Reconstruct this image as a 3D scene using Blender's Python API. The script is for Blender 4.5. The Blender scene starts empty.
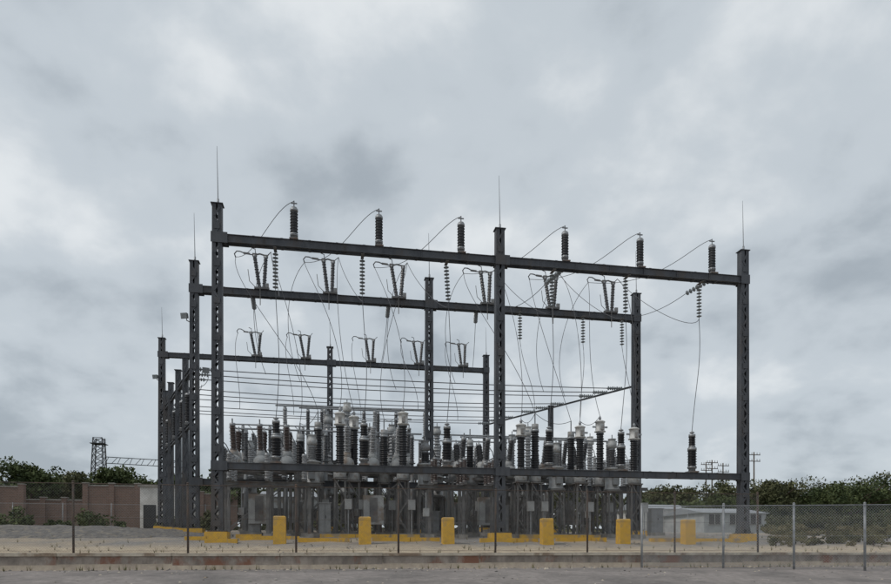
import bpy, math, random
from mathutils import Vector, Matrix
import numpy as np
random.seed(7); np.random.seed(7)

CZ = 1.5                     # eye height above the road; all z below are relative to eye level
ANG = math.radians(10.0)     # the yard grid is turned 10 degrees
C, S = math.cos(ANG), math.sin(ANG)
ROT = Matrix.Rotation(ANG, 4, 'Z')
F = 643.0

def sv(px, v):
    """survey: yard u coordinate of the bearing px on the yard line v"""
    k = (px - 445.5) / F
    d = v / (C - k * S)
    return k * d * C + d * S
def dist(px, v):
    k = (px - 445.5) / F
    return v / (C - k * S)
def lev(px, py, v):
    return (548 - py) / F * dist(px, v)

# ---------------------------------------------------------------- materials
def new_mat(name):
    m = bpy.data.materials.new(name); m.use_nodes = True
    nt = m.node_tree
    b = nt.nodes['Principled BSDF']
    return m, nt, b
def mat(name, c1, c2=None, rough=0.7, metal=0.0, scale=3.0, bump=0.0, bscale=40, stretch=(1,1,1), spec=0.4, lo=0.38, hi=0.62, dirt=None):
    m, nt, b = new_mat(name)
    c2 = c2 or tuple(x*0.7 for x in c1)
    tc = nt.nodes.new('ShaderNodeTexCoord')
    mp = nt.nodes.new('ShaderNodeMapping'); mp.inputs['Scale'].default_value = stretch
    nt.links.new(tc.outputs['Object'], mp.inputs['Vector'])
    n = nt.nodes.new('ShaderNodeTexNoise'); n.inputs['Scale'].default_value = scale
    n.inputs['Detail'].default_value = 8; n.inputs['Roughness'].default_value = 0.65
    nt.links.new(mp.outputs['Vector'], n.inputs['Vector'])
    r = nt.nodes.new('ShaderNodeValToRGB')
    r.color_ramp.elements[0].position = lo; r.color_ramp.elements[0].color = (*c1, 1)
    r.color_ramp.elements[1].position = hi; r.color_ramp.elements[1].color = (*c2, 1)
    nt.links.new(n.outputs['Fac'], r.inputs['Fac'])
    out = r.outputs['Color']
    if dirt:
        n2 = nt.nodes.new('ShaderNodeTexNoise'); n2.inputs['Scale'].default_value = scale*0.37
        n2.inputs['Detail'].default_value = 10; n2.inputs['Roughness'].default_value = 0.7
        nt.links.new(mp.outputs['Vector'], n2.inputs['Vector'])
        r2 = nt.nodes.new('ShaderNodeValToRGB')
        r2.color_ramp.elements[0].position = 0.52; r2.color_ramp.elements[0].color = (0,0,0,1)
        r2.color_ramp.elements[1].position = 0.62; r2.color_ramp.elements[1].color = (1,1,1,1)
        nt.links.new(n2.outputs['Fac'], r2.inputs['Fac'])
        mx = nt.nodes.new('ShaderNodeMixRGB'); mx.inputs['Color2'].default_value = (*dirt, 1)
        nt.links.new(r2.outputs['Color'], mx.inputs['Fac'])
        nt.links.new(out, mx.inputs['Color1']); out = mx.outputs['Color']
    nt.links.new(out, b.inputs['Base Color'])
    b.inputs['Roughness'].default_value = rough
    b.inputs['Metallic'].default_value = metal
    b.inputs['Specular IOR Level'].default_value = spec
    if bump:
        n3 = nt.nodes.new('ShaderNodeTexNoise'); n3.inputs['Scale'].default_value = bscale
        n3.inputs['Detail'].default_value = 4
        nt.links.new(tc.outputs['Object'], n3.inputs['Vector'])
        bp = nt.nodes.new('ShaderNodeBump'); bp.inputs['Strength'].default_value = bump
        bp.inputs['Distance'].default_value = 0.02
        nt.links.new(n3.outputs['Fac'], bp.inputs['Height'])
        nt.links.new(bp.outputs['Normal'], b.inputs['Normal'])
    return m

M_STEEL = mat('painted_steel', (0.048,0.052,0.060), (0.078,0.083,0.093), 0.6, 0.0, 2.2, stretch=(1,1,0.35), dirt=(0.068,0.062,0.060))
M_STEEL2 = mat('old_steel', (0.10,0.102,0.105), (0.19,0.185,0.18), 0.75, 0.0, 2.0, dirt=(0.14,0.10,0.08))
M_GALV = mat('galvanised', (0.25,0.26,0.27), (0.36,0.37,0.38), 0.5, 0.5, 6)
M_MESH = mat('fence_mesh', (0.20,0.20,0.20), (0.14,0.125,0.11), 0.7, 0.0, 2)
M_POST = mat('fence_post_rusty', (0.06,0.055,0.05), (0.12,0.08,0.06), 0.8, 0.0, 4)
M_WIRE = mat('conductor', (0.07,0.07,0.075), (0.10,0.10,0.11), 0.6, 0.2, 6)
M_BLACK = mat('black_polymer', (0.012,0.012,0.014), (0.022,0.022,0.025), 0.45, 0.0, 5)
M_TOPINS = mat('weathered_polymer', (0.035,0.037,0.042), (0.06,0.062,0.066), 0.5, 0.0, 5)
M_PORC = mat('grey_porcelain', (0.24,0.245,0.25), (0.33,0.33,0.335), 0.25, 0.0, 5, spec=0.6)
M_DPORC = mat('dark_porcelain', (0.06,0.06,0.065), (0.10,0.10,0.105), 0.3, 0.0, 5, spec=0.6)
M_BROWN = mat('brown_porcelain', (0.07,0.052,0.047), (0.10,0.075,0.068), 0.25, 0.0, 5, spec=0.6)
M_GLASS = mat('glass_disc', (0.16,0.18,0.19), (0.24,0.26,0.27), 0.2, 0.0, 5, spec=0.7)
M_WHITE = mat('white_paint', (0.66,0.66,0.64), (0.50,0.49,0.47), 0.5, 0.0, 5, dirt=(0.36,0.34,0.31))
M_LGREY = mat('light_grey_paint', (0.38,0.39,0.39), (0.28,0.285,0.285), 0.55, 0.0, 3, dirt=(0.22,0.18,0.15))
M_MGREY = mat('mid_grey_paint', (0.24,0.25,0.255), (0.17,0.175,0.18), 0.55, 0.0, 3, dirt=(0.15,0.12,0.10))
M_YEL = mat('yellow_paint', (0.66,0.38,0.035), (0.50,0.30,0.06), 0.7, 0.0, 5, bump=0.3, dirt=(0.34,0.26,0.16))
M_CONC = mat('concrete', (0.33,0.31,0.28), (0.22,0.205,0.185), 0.9, 0.0, 2.5, bump=0.4)
M_WALL = mat('stained_concrete', (0.38,0.325,0.275), (0.20,0.17,0.145), 0.92, 0.0, 2.4, bump=0.5, stretch=(1,1,0.6), dirt=(0.24,0.12,0.08))
M_CAP = mat('wall_cap', (0.54,0.48,0.39), (0.37,0.315,0.25), 0.92, 0.0, 3.0, bump=0.5, dirt=(0.24,0.18,0.13))
M_PLASTER = mat('plaster', (0.66,0.64,0.61), (0.50,0.48,0.45), 0.9, 0.0, 1.5)
M_ROOF = mat('roof_sheet', (0.33,0.35,0.37), (0.26,0.27,0.29), 0.5, 0.2, 2)
M_BLUEG = mat('offwhite_wall', (0.46,0.47,0.47), (0.34,0.35,0.36), 0.8, 0.0, 1.5)
M_DARK = mat('dark_opening', (0.02,0.02,0.022), (0.03,0.03,0.03), 0.3, 0.0, 1)
M_BARK = mat('bark', (0.10,0.075,0.055), (0.06,0.045,0.035), 0.9, 0.0, 6)
M_WOOD = mat('pole_wood', (0.13,0.10,0.08), (0.08,0.065,0.05), 0.9, 0.0, 4)
M_GRAV = mat('pile_gravel', (0.17,0.16,0.15), (0.085,0.08,0.076), 0.95, 0.0, 9, bump=1.0, bscale=18, dirt=(0.22,0.19,0.15))

def leaf_mat(name, a, b_, c):
    m, nt, b = new_mat(name)
    tc = nt.nodes.new('ShaderNodeTexCoord')
    n = nt.nodes.new('ShaderNodeTexNoise'); n.inputs['Scale'].default_value = 0.55; n.inputs['Detail'].default_value = 6
    nt.links.new(tc.outputs['Object'], n.inputs['Vector'])
    r = nt.nodes.new('ShaderNodeValToRGB')
    e = r.color_ramp.elements
    e[0].position = 0.36; e[0].color = (*a,1); e[1].position = 0.66; e[1].color = (*c,1)
    x = e.new(0.5); x.color = (*b_,1)
    nt.links.new(n.outputs['Fac'], r.inputs['Fac'])
    nt.links.new(r.outputs['Color'], b.inputs['Base Color'])
    b.inputs['Roughness'].default_value = 0.7; b.inputs['Specular IOR Level'].default_value = 0.2
    return m
M_LEAF = leaf_mat('foliage', (0.032,0.048,0.020), (0.065,0.085,0.032), (0.10,0.12,0.048))
M_LEAF2 = leaf_mat('foliage_olive', (0.050,0.055,0.026), (0.09,0.097,0.045), (0.12,0.12,0.06))
M_DRY = leaf_mat('dry_grass', (0.09,0.09,0.04), (0.16,0.145,0.07), (0.24,0.20,0.11))

def brick_mat():
    m, nt, b = new_mat('brick')
    tc = nt.nodes.new('ShaderNodeTexCoord')
    mp = nt.nodes.new('ShaderNodeMapping'); mp.inputs['Rotation'].default_value = (math.radians(90),0,0)
    nt.links.new(tc.outputs['Object'], mp.inputs['Vector'])
    br = nt.nodes.new('ShaderNodeTexBrick'); br.inputs['Scale'].default_value = 2.2
    br.inputs['Color1'].default_value = (0.19,0.11,0.082,1); br.inputs['Color2'].default_value = (0.14,0.085,0.065,1)
    br.inputs['Mortar'].default_value = (0.22,0.19,0.17,1); br.inputs['Mortar Size'].default_value = 0.02
    nt.links.new(mp.outputs['Vector'], br.inputs['Vector'])
    nt.links.new(br.outputs['Color'], b.inputs['Base Color']); b.inputs['Roughness'].default_value = 0.9
    return m
M_BRICK = brick_mat()

# ---------------------------------------------------------------- mesh builder (yard coordinates u,v,z)
class MB:
    def __init__(s): s.v=[]; s.f=[]; s.m=[]; s.sm=[]; s.mats=[]
    def mi(s, m):
        if m not in s.mats: s.mats.append(m)
        return s.mats.index(m)
    def add(s, vs, fs, m, smooth=False):
        o=len(s.v); s.v.extend([tuple(x) for x in vs]); i=s.mi(m)
        for f in fs:
            s.f.append([o+k for k in f]); s.m.append(i); s.sm.append(smooth)
    def frame(s, p, q, up=(0,0,1)):
        p=Vector(p); q=Vector(q); d=(q-p).normalized(); u=Vector(up)
        if abs(d.dot(u))>0.98: u=Vector((0,1,0))
        a=d.cross(u).normalized(); b=a.cross(d).normalized()
        return p,q,d,a,b
    def bar(s, p, q, w, h, m, up=(0,0,1), w2=None, h2=None):
        p,q,d,a,b=s.frame(p,q,up); w2=w if w2 is None else w2; h2=h if h2 is None else h2
        vs=[]
        for P,W,H in((p,w,h),(q,w2,h2)):
            for i,j in((-1,-1),(1,-1),(1,1),(-1,1)): vs.append(P+a*(i*W/2)+b*(j*H/2))
        s.add(vs,[(3,2,1,0),(4,5,6,7),(0,1,5,4),(1,2,6,5),(2,3,7,6),(3,0,4,7)],m)
    def box(s, c, sx, sy, sz, m):   # c = centre of base
        x,y,z=c; s.bar((x,y,z),(x,y,z+sz),sx,sy,m,up=(0,1,0))
    def lathe(s, p, q, prof, n, m, smooth=True):
        p,q,d,a,b=s.frame(p,q); L=(q-p).length
        vs=[];fs=[]
        for t,r in prof:
            for i in range(n):
                an=2*math.pi*i/n; vs.append(p+d*(t*L)+(a*math.cos(an)+b*math.sin(an))*r)
        for j in range(len(prof)-1):
            for i in range(n):
                k=(i+1)%n; fs.append((j*n+i,(j+1)*n+i,(j+1)*n+k,j*n+k))
        fs.append(tuple(range(n))); fs.append(tuple((len(prof)-1)*n+i for i in reversed(range(n))))
        s.add(vs,fs,m,smooth)
    def cyl(s,p,q,r,n,m,r2=None): s.lathe(p,q,[(0,r),(1,r if r2 is None else r2)],n,m,n>6)
    def insul(s,p,q,rc,rs,ns,m,n=10,fit=M_GALV):
        pr=[(0,rc)]
        for i in range(ns):
            t0=(i+0.15)/ns; rr = rs if i%2==0 else rs*0.86
            pr += [(t0,rc),(t0+0.12/ns,rr),(t0+0.28/ns,rr*0.97),(t0+0.75/ns,rc)]
        pr.append((1,rc))
        s.lathe(p,q,pr,n,m,False)
        p=Vector(p);q=Vector(q);d=(q-p).normalized()
        s.cyl(p-d*0.04,p+d*0.06,rc*1.25,8,fit); s.cyl(q-d*0.06,q+d*0.05,rc*1.25,8,fit)
    def tube(s,pts,r,m,n=5):
        pts=[Vector(x) for x in pts]; vs=[];fs=[]
        for j,P in enumerate(pts):
            d=(pts[min(j+1,len(pts)-1)]-pts[max(j-1,0)]).normalized()
            u=Vector((0,0,1)) if abs(d.z)<0.95 else Vector((0,1,0))
            a=d.cross(u).normalized(); b=a.cross(d)
            for i in range(n):
                an=2*math.pi*i/n; vs.append(P+(a*math.cos(an)+b*math.sin(an))*r)
        for j in range(len(pts)-1):
            for i in range(n):
                k=(i+1)%n; fs.append((j*n+i,j*n+k,(j+1)*n+k,(j+1)*n+i))
        s.add(vs,fs,m,True)
    def wire(s,p,q,sag,r=0.014,m=None,n=18):
        p=Vector(p);q=Vector(q)
        s.tube([p.lerp(q,i/n)-Vector((0,0,4*sag*(i/n)*(1-i/n))) for i in range(n+1)],r,m or M_WIRE)
    def bez(s,p,c1,c2,q,r=0.014,m=None,n=18):
        P=[Vector(x) for x in(p,c1,c2,q)]; L=[]
        for i in range(n+1):
            t=i/n;k=1-t; L.append(P[0]*k**3+P[1]*3*k*k*t+P[2]*3*k*t*t+P[3]*t**3)
        s.tube(L,r,m or M_WIRE)
    def ibeam(s,p,q,w,h,m):
        p=Vector(p);q=Vector(q);z=Vector((0,0,1))
        s.bar(p+z*(h/2-0.012),q+z*(h/2-0.012),w,0.024,m); s.bar(p-z*(h/2-0.012),q-z*(h/2-0.012),w,0.024,m)
        s.bar(p,q,0.02,h-0.048,m)
        L=(q-p).length;n=max(1,int(L/1.4))
        for i in range(1,n):
            c=p.lerp(q,i/n); d=(q-p).normalized()*0.008
            s.bar(c-d,c+d,w*0.9,h-0.05,m)
    def finish(s,name):
        a=np.array(s.v,dtype=float); c=np.array([(a[:,0].min()+a[:,0].max())/2,(a[:,1].min()+a[:,1].max())/2,a[:,2].min()])
        me=bpy.data.meshes.new(name); me.from_pydata((a-c).tolist(),[],s.f); me.update()
        for m in s.mats: me.materials.append(m)
        me.polygons.foreach_set('material_index',s.m); me.polygons.foreach_set('use_smooth',s.sm)
        o=bpy.data.objects.new(name,me); bpy.context.scene.collection.objects.link(o)
        o.rotation_euler=(0,0,ANG); o.location=ROT@Vector(c)+Vector((0,0,CZ))
        return o

PROF=[(-400,-1.6),(0,-1.52),(8,-1.42),(14,-1.0),(17.6,-0.66),(19.38,-0.62),(19.44,-0.17),(20.5,-0.15),(23,0.05),(26.2,0.36),(32,0.66),(38,0.92),(44,1.15),(60,1.45),(75,1.7),(100,3.2),(300,6.0),(2500,9.0)]
def gz(v):
    for (a,za),(b,zb) in zip(PROF,PROF[1:]):
        if a<=v<=b: return za+(zb-za)*(v-a)/(b-a)
    return 2.0

# ---------------------------------------------------------------- ground
def ground():
    us=[-2500,-900,-400,-200,-120,-80,-60]+list(np.arange(-45,60,0.75))+[70,90,130,200,400,900,2500]
    vs_=[-400,-100,-30,0,4,8]+list(np.arange(10,19.3,0.8))+[19.38,19.44]+list(np.arange(20,50,0.75))+[52,55,60,70,75,85,100,150,300,700,2500]
    vs=[];fs=[]
    rnd=np.random.RandomState(3)
    for v in vs_:
        for u in us:
            k=0.035 if (20<v<52 and abs(u)<60) else (0.012 if 8<v<19 else 0)
            vs.append((u,v,gz(v)+k*rnd.uniform(-1,1)))
    n=len(us)
    for j in range(len(vs_)-1):
        for i in range(n-1):
            fs.append((j*n+i,j*n+i+1,(j+1)*n+i+1,(j+1)*n+i))
    me=bpy.data.meshes.new('ground'); me.from_pydata(vs,[],fs); me.update()
    for p in me.polygons: p.use_smooth=True
    o=bpy.data.objects.new('ground',me); bpy.context.scene.collection.objects.link(o)
    o.rotation_euler=(0,0,ANG); o.location=(0,0,CZ)
    m,nt,b=new_mat('ground_gravel'); L=nt.links.new
    tc=nt.nodes.new('ShaderNodeTexCoord')
    sx=nt.nodes.new('ShaderNodeSeparateXYZ'); L(tc.outputs['Object'],sx.inputs[0])
    def noise(sc,det=8,ro=0.6):
        n=nt.nodes.new('ShaderNodeTexNoise'); n.inputs['Scale'].default_value=sc; n.inputs['Detail'].default_value=det; n.inputs['Roughness'].default_value=ro
        L(tc.outputs['Object'],n.inputs['Vector']); return n.outputs['Fac']
    def ramp(f,a,ca,b_,cb):
        r=nt.nodes.new('ShaderNodeValToRGB'); e=r.color_ramp.elements
        e[0].position=a;e[0].color=(*ca,1);e[1].position=b_;e[1].color=(*cb,1); L(f,r.inputs['Fac']); return r.outputs['Color']
    def mix(f,a,b_):
        x=nt.nodes.new('ShaderNodeMixRGB'); L(f,x.inputs['Fac']); L(a,x.inputs['Color1']); L(b_,x.inputs['Color2']); return x.outputs['Color']
    def band(a,b_,amp=1.0):
        ad=nt.nodes.new('ShaderNodeMath'); ad.operation='MULTIPLY_ADD'; ad.inputs[1].default_value=amp
        L(noise(0.9,6),ad.inputs[0]); L(sx.outputs['Y'],ad.inputs[2])
        mr=nt.nodes.new('ShaderNodeMapRange'); mr.inputs['From Min'].default_value=a+amp/2; mr.inputs['From Max'].default_value=b_+amp/2
        L(ad.outputs[0],mr.inputs['Value']); return mr.outputs['Result']
    road1=ramp(noise(5,8,0.75),0.35,(0.21,0.19,0.18),0.7,(0.36,0.325,0.305))
    road2=ramp(noise(3,8,0.75),0.35,(0.15,0.138,0.132),0.7,(0.24,0.222,0.21))
    road=mix(ramp(noise(0.5,6),0.45,(0,0,0),0.62,(1,1,1)),road1,road2)
    tan=ramp(noise(4.2),0.35,(0.50,0.42,0.31),0.7,(0.32,0.26,0.20))
    g1=ramp(noise(14,6,0.8),0.35,(0.11,0.105,0.10),0.68,(0.36,0.34,0.32))
    g2=ramp(noise(6,6,0.8),0.35,(0.26,0.22,0.17),0.68,(0.40,0.34,0.27))
    grav=mix(ramp(noise(0.25,5),0.45,(0,0,0),0.6,(1,1,1)),g1,g2)
    field=ramp(noise(0.3),0.35,(0.06,0.065,0.03),0.7,(0.12,0.11,0.06))
    c=mix(band(19.3,19.45,0.0),road,tan)
    c=mix(band(22.0,24.2,2.5),c,grav)
    c=mix(band(50,56,3),c,field)
    L(c,b.inputs['Base Color']); b.inputs['Roughness'].default_value=0.95; b.inputs['Specular IOR Level'].default_value=0.15
    bp=nt.nodes.new('ShaderNodeBump'); bp.inputs['Strength'].default_value=0.9; bp.inputs['Distance'].default_value=0.04
    L(noise(11,5,0.8),bp.inputs['Height']); L(bp.outputs['Normal'],b.inputs['Normal'])
    me.materials.append(m)
ground()

# retaining wall
b=MB()
u=-45.0
while u<60:
    b.bar((u,19.55+random.uniform(-.012,.012),-0.95),(u,19.55,-0.235),2.97,0.30,M_WALL,up=(0,1,0)); u+=3.0
b.bar((-46.5,19.55,-0.95),(61,19.55,-0.95),0.26,1.3,M_WALL)
u=-45.0
while u<60:
    b.bar((u,19.55,-0.2325),(u,19.55,-0.14+random.uniform(-.012,.008)),2.985,0.38,M_CAP,up=(0,1,0)); u+=3.0
b.finish('concrete_retaining_wall')

# loose stones and rubble
rs=np.random.RandomState(77); b=MB()
def stone(u,v,z,r,m):
    vs=[];
    for k in range(6):
        d=((1,0,0),(-1,0,0),(0,1,0),(0,-1,0),(0,0,1),(0,0,-1))[k]; q=r*rs.uniform(.6,1.2)
        vs.append((u+d[0]*q+rs.uniform(-.2,.2)*r,v+d[1]*q+rs.uniform(-.2,.2)*r,z+d[2]*q*.6))
    b.add(vs,[(0,2,4),(2,1,4),(1,3,4),(3,0,4),(2,0,5),(1,2,5),(3,1,5),(0,3,5)],m)
for i in range(1300):
    k=rs.randint(3); v=(rs.uniform(18.7,19.37),rs.uniform(19.8,25),rs.uniform(15,19.2))[k]
    u=rs.uniform(-17,24); stone(u,v,gz(v),rs.uniform(.015,.05) if k else rs.uniform(.02,.075),(M_CONC,M_GRAV,M_CAP)[rs.randint(3)])
b.finish('rubble')

# ---------------------------------------------------------------- gantries
ZT=13.34
def column(b,u,v,zb,zt,w=0.36,dp=0.30,wb=0.44,m=M_STEEL,rod=True):
    for sg in(-1,1):
        b.bar((u+sg*(wb/2-0.05),v,zb),(u+sg*(w/2-0.05),v,zt),0.10,dp,m,up=(0,1,0))
        for fv in(-1,1):
            b.bar((u+sg*(wb/2-0.075),v+fv*(dp/2+0.008),zb),(u+sg*(w/2-0.075),v+fv*(dp/2+0.008),zt),0.15,0.012,m,up=(0,1,0))
    z=zb+0.3;k=0
    while z<zt-0.4:
        t=(z-zb)/(zt-zb);W=(wb+(w-wb)*t)/2-0.07
        sg=1 if k%2 else -1
        for fv in(-1,1):
            b.bar((u-sg*W,v+fv*(dp/2+0.022),z),(u+sg*W,v+fv*(dp/2+0.022),z+0.36),0.075,0.012,m,up=(0,1,0))
            if k%4==0: b.bar((u-W,v+fv*(dp/2+0.036),z),(u+W,v+fv*(dp/2+0.036),z),0.012,0.24,m)
        z+=0.36;k+=1
    b.box((u,v,zt-0.001),w+0.1,dp+0.1,0.03,m)
    b.box((u,v,zb-0.02),wb+0.25,dp+0.25,0.04,m)
    for sg in(-1,1): b.bar((u+sg*(wb/2+0.0),v,zb+0.02),(u+sg*(wb/2),v,zb+0.4),0.012,dp+0.2,m,up=(0,1,0),h2=dp*0.9)
def pedestal(b,u,v,h=0.28,s=0.9):
    z=gz(v); b.bar((u,v,z-0.4),(u,v,z+h),s,s,M_YEL,up=(0,1,0),w2=s*0.92,h2=s*0.92)
def gantry(cols,v,zbeam,zlow=None,hb=0.31,zt=ZT):
    b=MB(); z0=gz(v)+0.3
    for u in cols: column(b,u,v,z0,zt); pedestal(b,u,v,0.27)
    def run(z,h):
        for a,c in zip(cols,cols[1:]):
            for off in(-0.13,0.13):
                b.ibeam((a+0.2,v+off,z),(c-0.2,v+off,z),0.10,h,M_STEEL)
            n=int((c-a)/1.1)
            for i in range(n+1):
                uu=a+0.3+(c-a-0.6)*i/n
                b.bar((uu-0.05,v,z+h/2+0.006),(uu+0.05,v,z+h/2+0.006),0.36,0.01,M_STEEL)
                b.bar((uu-0.05,v,z-h/2-0.006),(uu+0.05,v,z-h/2-0.006),0.36,0.01,M_STEEL)
            for e,sg in((a,1),(c,-1)):
                for fv in(-1,1):
                    q=0.201 if sg>0 else 0.209
                    b.bar((e-0.22,v+fv*q,z),(e+0.2+(0.2 if sg>0 else 0),v+fv*q,z),0.012,h+0.10,M_STEEL)
    run(zbeam,hb)
    if zlow: run(zlow,0.27)
    b.finish('steel_gantry')
UA=[sv(217.5,26.2),sv(499.5,26.2),sv(743,26.2)]; VA=26.2
UB=[sv(194.5,31.6),sv(429,31.6),sv(636,31.6)]; VB=31.6
UC=[sv(162,43.5),sv(330,43.5),sv(486,43.5)]; VC=43.5
ZB_A=lev(217,239,VA); ZB_B=lev(200,290,VB); ZB_C=lev(165,355,VC)
ZLA=3.2
gantry(UA,VA,ZB_A,ZLA); gantry(UB,VB,ZB_B,ZLA-0.1); gantry(UC,VC,ZB_C,None,0.28)

# lightning rods
for U,v,h in((UA,VA,2.3),(UB,VB,2.3),(UC,VC,2.0)):
    for u in U:
        b=MB(); b.cyl((u+0.02,v,ZT),(u+0.02,v,ZT+0.25),0.045,8,M_GALV)
        b.cyl((u+0.02,v,ZT+0.2),(u-0.02,v,ZT+h),0.022,6,M_GALV,0.008); b.finish('lightning_rod')

# side bus frames between gantry B and C
ZS=8.55
def side_frame(p,q,ts,tall,low=True,bw=0.14,bh=0.24):
    b=MB(); P=Vector((p[0],p[1],0));Q=Vector((q[0],q[1],0))
    for t in ts:
        c=P.lerp(Q,t); column(b,c.x,c.y,gz(c.y)+0.25,ZS+tall,0.26,0.24,0.30); pedestal(b,c.x,c.y,0.24,0.7)
    a=P.lerp(Q,0.02);e=P.lerp(Q,0.98)
    b.ibeam((a.x,a.y,ZS),(e.x,e.y,ZS),bw,bh,M_STEEL)
    if low: b.ibeam((a.x,a.y,ZS-2.6),(e.x,e.y,ZS-2.6),0.14,0.2,M_STEEL)
    b.finish('bus_support_frame')
side_frame((UB[0],VB),(UC[0],VC),(0.22,0.42,0.66,0.84),1.0)
side_frame((UB[2],VB),(UC[2],VC),(0.5,),0.1,False,0.07,0.09)
def lerp2(p,q,t): return (p[0]+(q[0]-p[0])*t,p[1]+(q[1]-p[1])*t)
TB=(0.06,0.14,0.22,0.40,0.50,0.60,0.76,0.86,0.95)
for i,t in enumerate(TB):
    a=lerp2((UB[0],VB),(UC[0],VC),t); c=lerp2((UB[2],VB),(UC[2],VC),t)
    b=MB()
    b.insul((a[0]+0.1,a[1],ZS),(a[0]+0.95,a[1],ZS-0.02),0.03,0.11,7,M_GLASS)
    b.insul((c[0]-0.95,c[1],ZS-0.02),(c[0]-0.1,c[1],ZS),0.03,0.11,7,M_GLASS)
    b.wire((a[0]+0.95,a[1],ZS-0.02),(c[0]-0.95,c[1],ZS-0.02),random.uniform(.1,.22),0.024,n=30)
    b.finish('bus_conductor')

for t in(0.15,0.3,0.52,0.75):
    a=lerp2((UB[0],VB),(UC[0],VC),t); b=MB()
    b.box((a[0],a[1],ZS-2.5),0.3,0.3,0.08,M_STEEL2)
    b.insul((a[0],a[1],ZS-2.4),(a[0],a[1],ZS-1.0),0.12,0.17,18,M_BLACK)
    b.bez((a[0],a[1],ZS-0.95),(a[0],a[1],ZS-.6),(a[0]+.9,a[1],ZS-.8),(a[0]+.95,a[1],ZS-.05))
    b.finish('surge_arrester')

# ---------------------------------------------------------------- row A fittings
PA=[294,379,461,565,640,712]; PSTR=[276,362,445,550,623,696]; PLOW=[276,364,447,549,621,692]
PBS=[262,330,399,487,552,610]
arr_top={}
for i,px in enumerate(PA):
    u=sv(px,VA); b=MB(); z=ZB_A+0.16
    b.box((u,VA,z),0.34,0.44,0.05,M_STEEL2); b.box((u,VA,z+0.05),0.2,0.2,0.14,M_STEEL2)
    b.insul((u,VA,z+0.22),(u,VA,z+1.22),0.125,0.16,17,M_TOPINS,12)
    b.cyl((u,VA,z+1.22),(u,VA,z+1.32),0.12,10,M_MGREY); b.cyl((u,VA,z+1.3),(u,VA,z+1.6),0.02,6,M_WIRE)
    b.bar((u-.12,VA,z+1.5),(u+.12,VA,z+1.5),0.05,0.03,M_MGREY)
    b.finish('surge_arrester'); arr_top[i]=(u,VA,z+1.58)
def sstring(p,q,n=10):
    b=MB(); p=Vector(p);q=Vector(q);d=q-p
    b.cyl(p,q,0.014,5,M_GALV)
    for k in range(n):
        c=p+d*((k+0.7)/(n+0.6)); dn=d.normalized()
        b.lathe(c-dn*0.035,c+dn*0.06,[(0,0.03),(0.1,0.05),(0.45,0.115),(0.6,0.11),(0.75,0.05),(1,0.03)],10,M_GLASS,False)
    b.finish('suspension_insulator')
def switch(u,v,z,s=1.0,h=1.45):
    b=MB(); j=random.uniform(-.05,.05); g=random.uniform(-.06,.08)
    b.box((u,v,z),0.66*s,0.5,0.07,M_STEEL2)
    b.bar((u-0.34*s,v,z+0.11),(u+0.34*s,v,z+0.11),0.14,0.08,M_STEEL2)
    z1=z+0.16
    x1=u-(0.34+j)*s; x2=u+(0.18+j)*s
    b.insul((u-0.12*s,v,z1),(x1,v,z1+h),0.07,0.105,18,M_DPORC)
    b.insul((u+0.10*s,v,z1),(x2,v,z1+h*0.98),0.07,0.105,18,M_DPORC)
    zt=z1+h+0.06
    b.tube([(x1,v,zt),(u-0.75*s,v,zt+0.05+g*.4),(u-1.0*s,v,zt+0.16+g),(u-1.16*s,v,zt+0.16+g),(u-1.26*s,v,zt+0.02+g),(u-1.2*s,v,zt-0.14+g)],0.028,M_WIRE)
    b.tube([(x1-.08,v,zt-0.02),(u-0.1*s,v,zt+0.07),(x2+.08,v,zt-0.02)],0.04,M_STEEL2)
    b.tube([(x1+.05,v,zt+.05),(x1+.02,v,zt+.28),(x1-.14,v,zt+.34)],0.022,M_WIRE)
    b.bar((x1-.1,v,zt),(x1+.1,v,zt),0.14,0.13,M_STEEL2); b.bar((x2-.1,v,zt-.03),(x2+.1,v,zt-.03),0.12,0.12,M_STEEL2)
    b.tube([(x2+.05,v,zt),(u+0.42*s,v,zt+0.2)],0.02,M_WIRE)
    b.bar((u-0.85*s,v,zt+0.06),(u-0.55*s,v,zt+0.04),0.07,0.07,M_STEEL2)
    b.tube([(u-.3*s,v-.18,z+.1),(u-.55*s,v-.18,z+.35),(u-.62*s,v-.18,z+.9)],0.016,M_STEEL2)
    b.tube([(u-0.05,v-0.3,z),(u-0.05,v-0.3,z-0.8)],0.02,M_STEEL2)
    b.box((u+.25*s,v-.2,z+.07),.16,.12,.2,M_MGREY)
    b.finish('disconnect_switch')
    return (u-1.2*s,v,zt-0.12+g),(u+0.41*s,v,zt+0.2)
swB=[switch(sv(px,VB),VB,ZB_B+0.16) for px in PBS]
swC=[switch(sv(px,VC),VC,ZB_C+0.15,1.0,1.35) for px in (257,306,371,419,463)]

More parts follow.
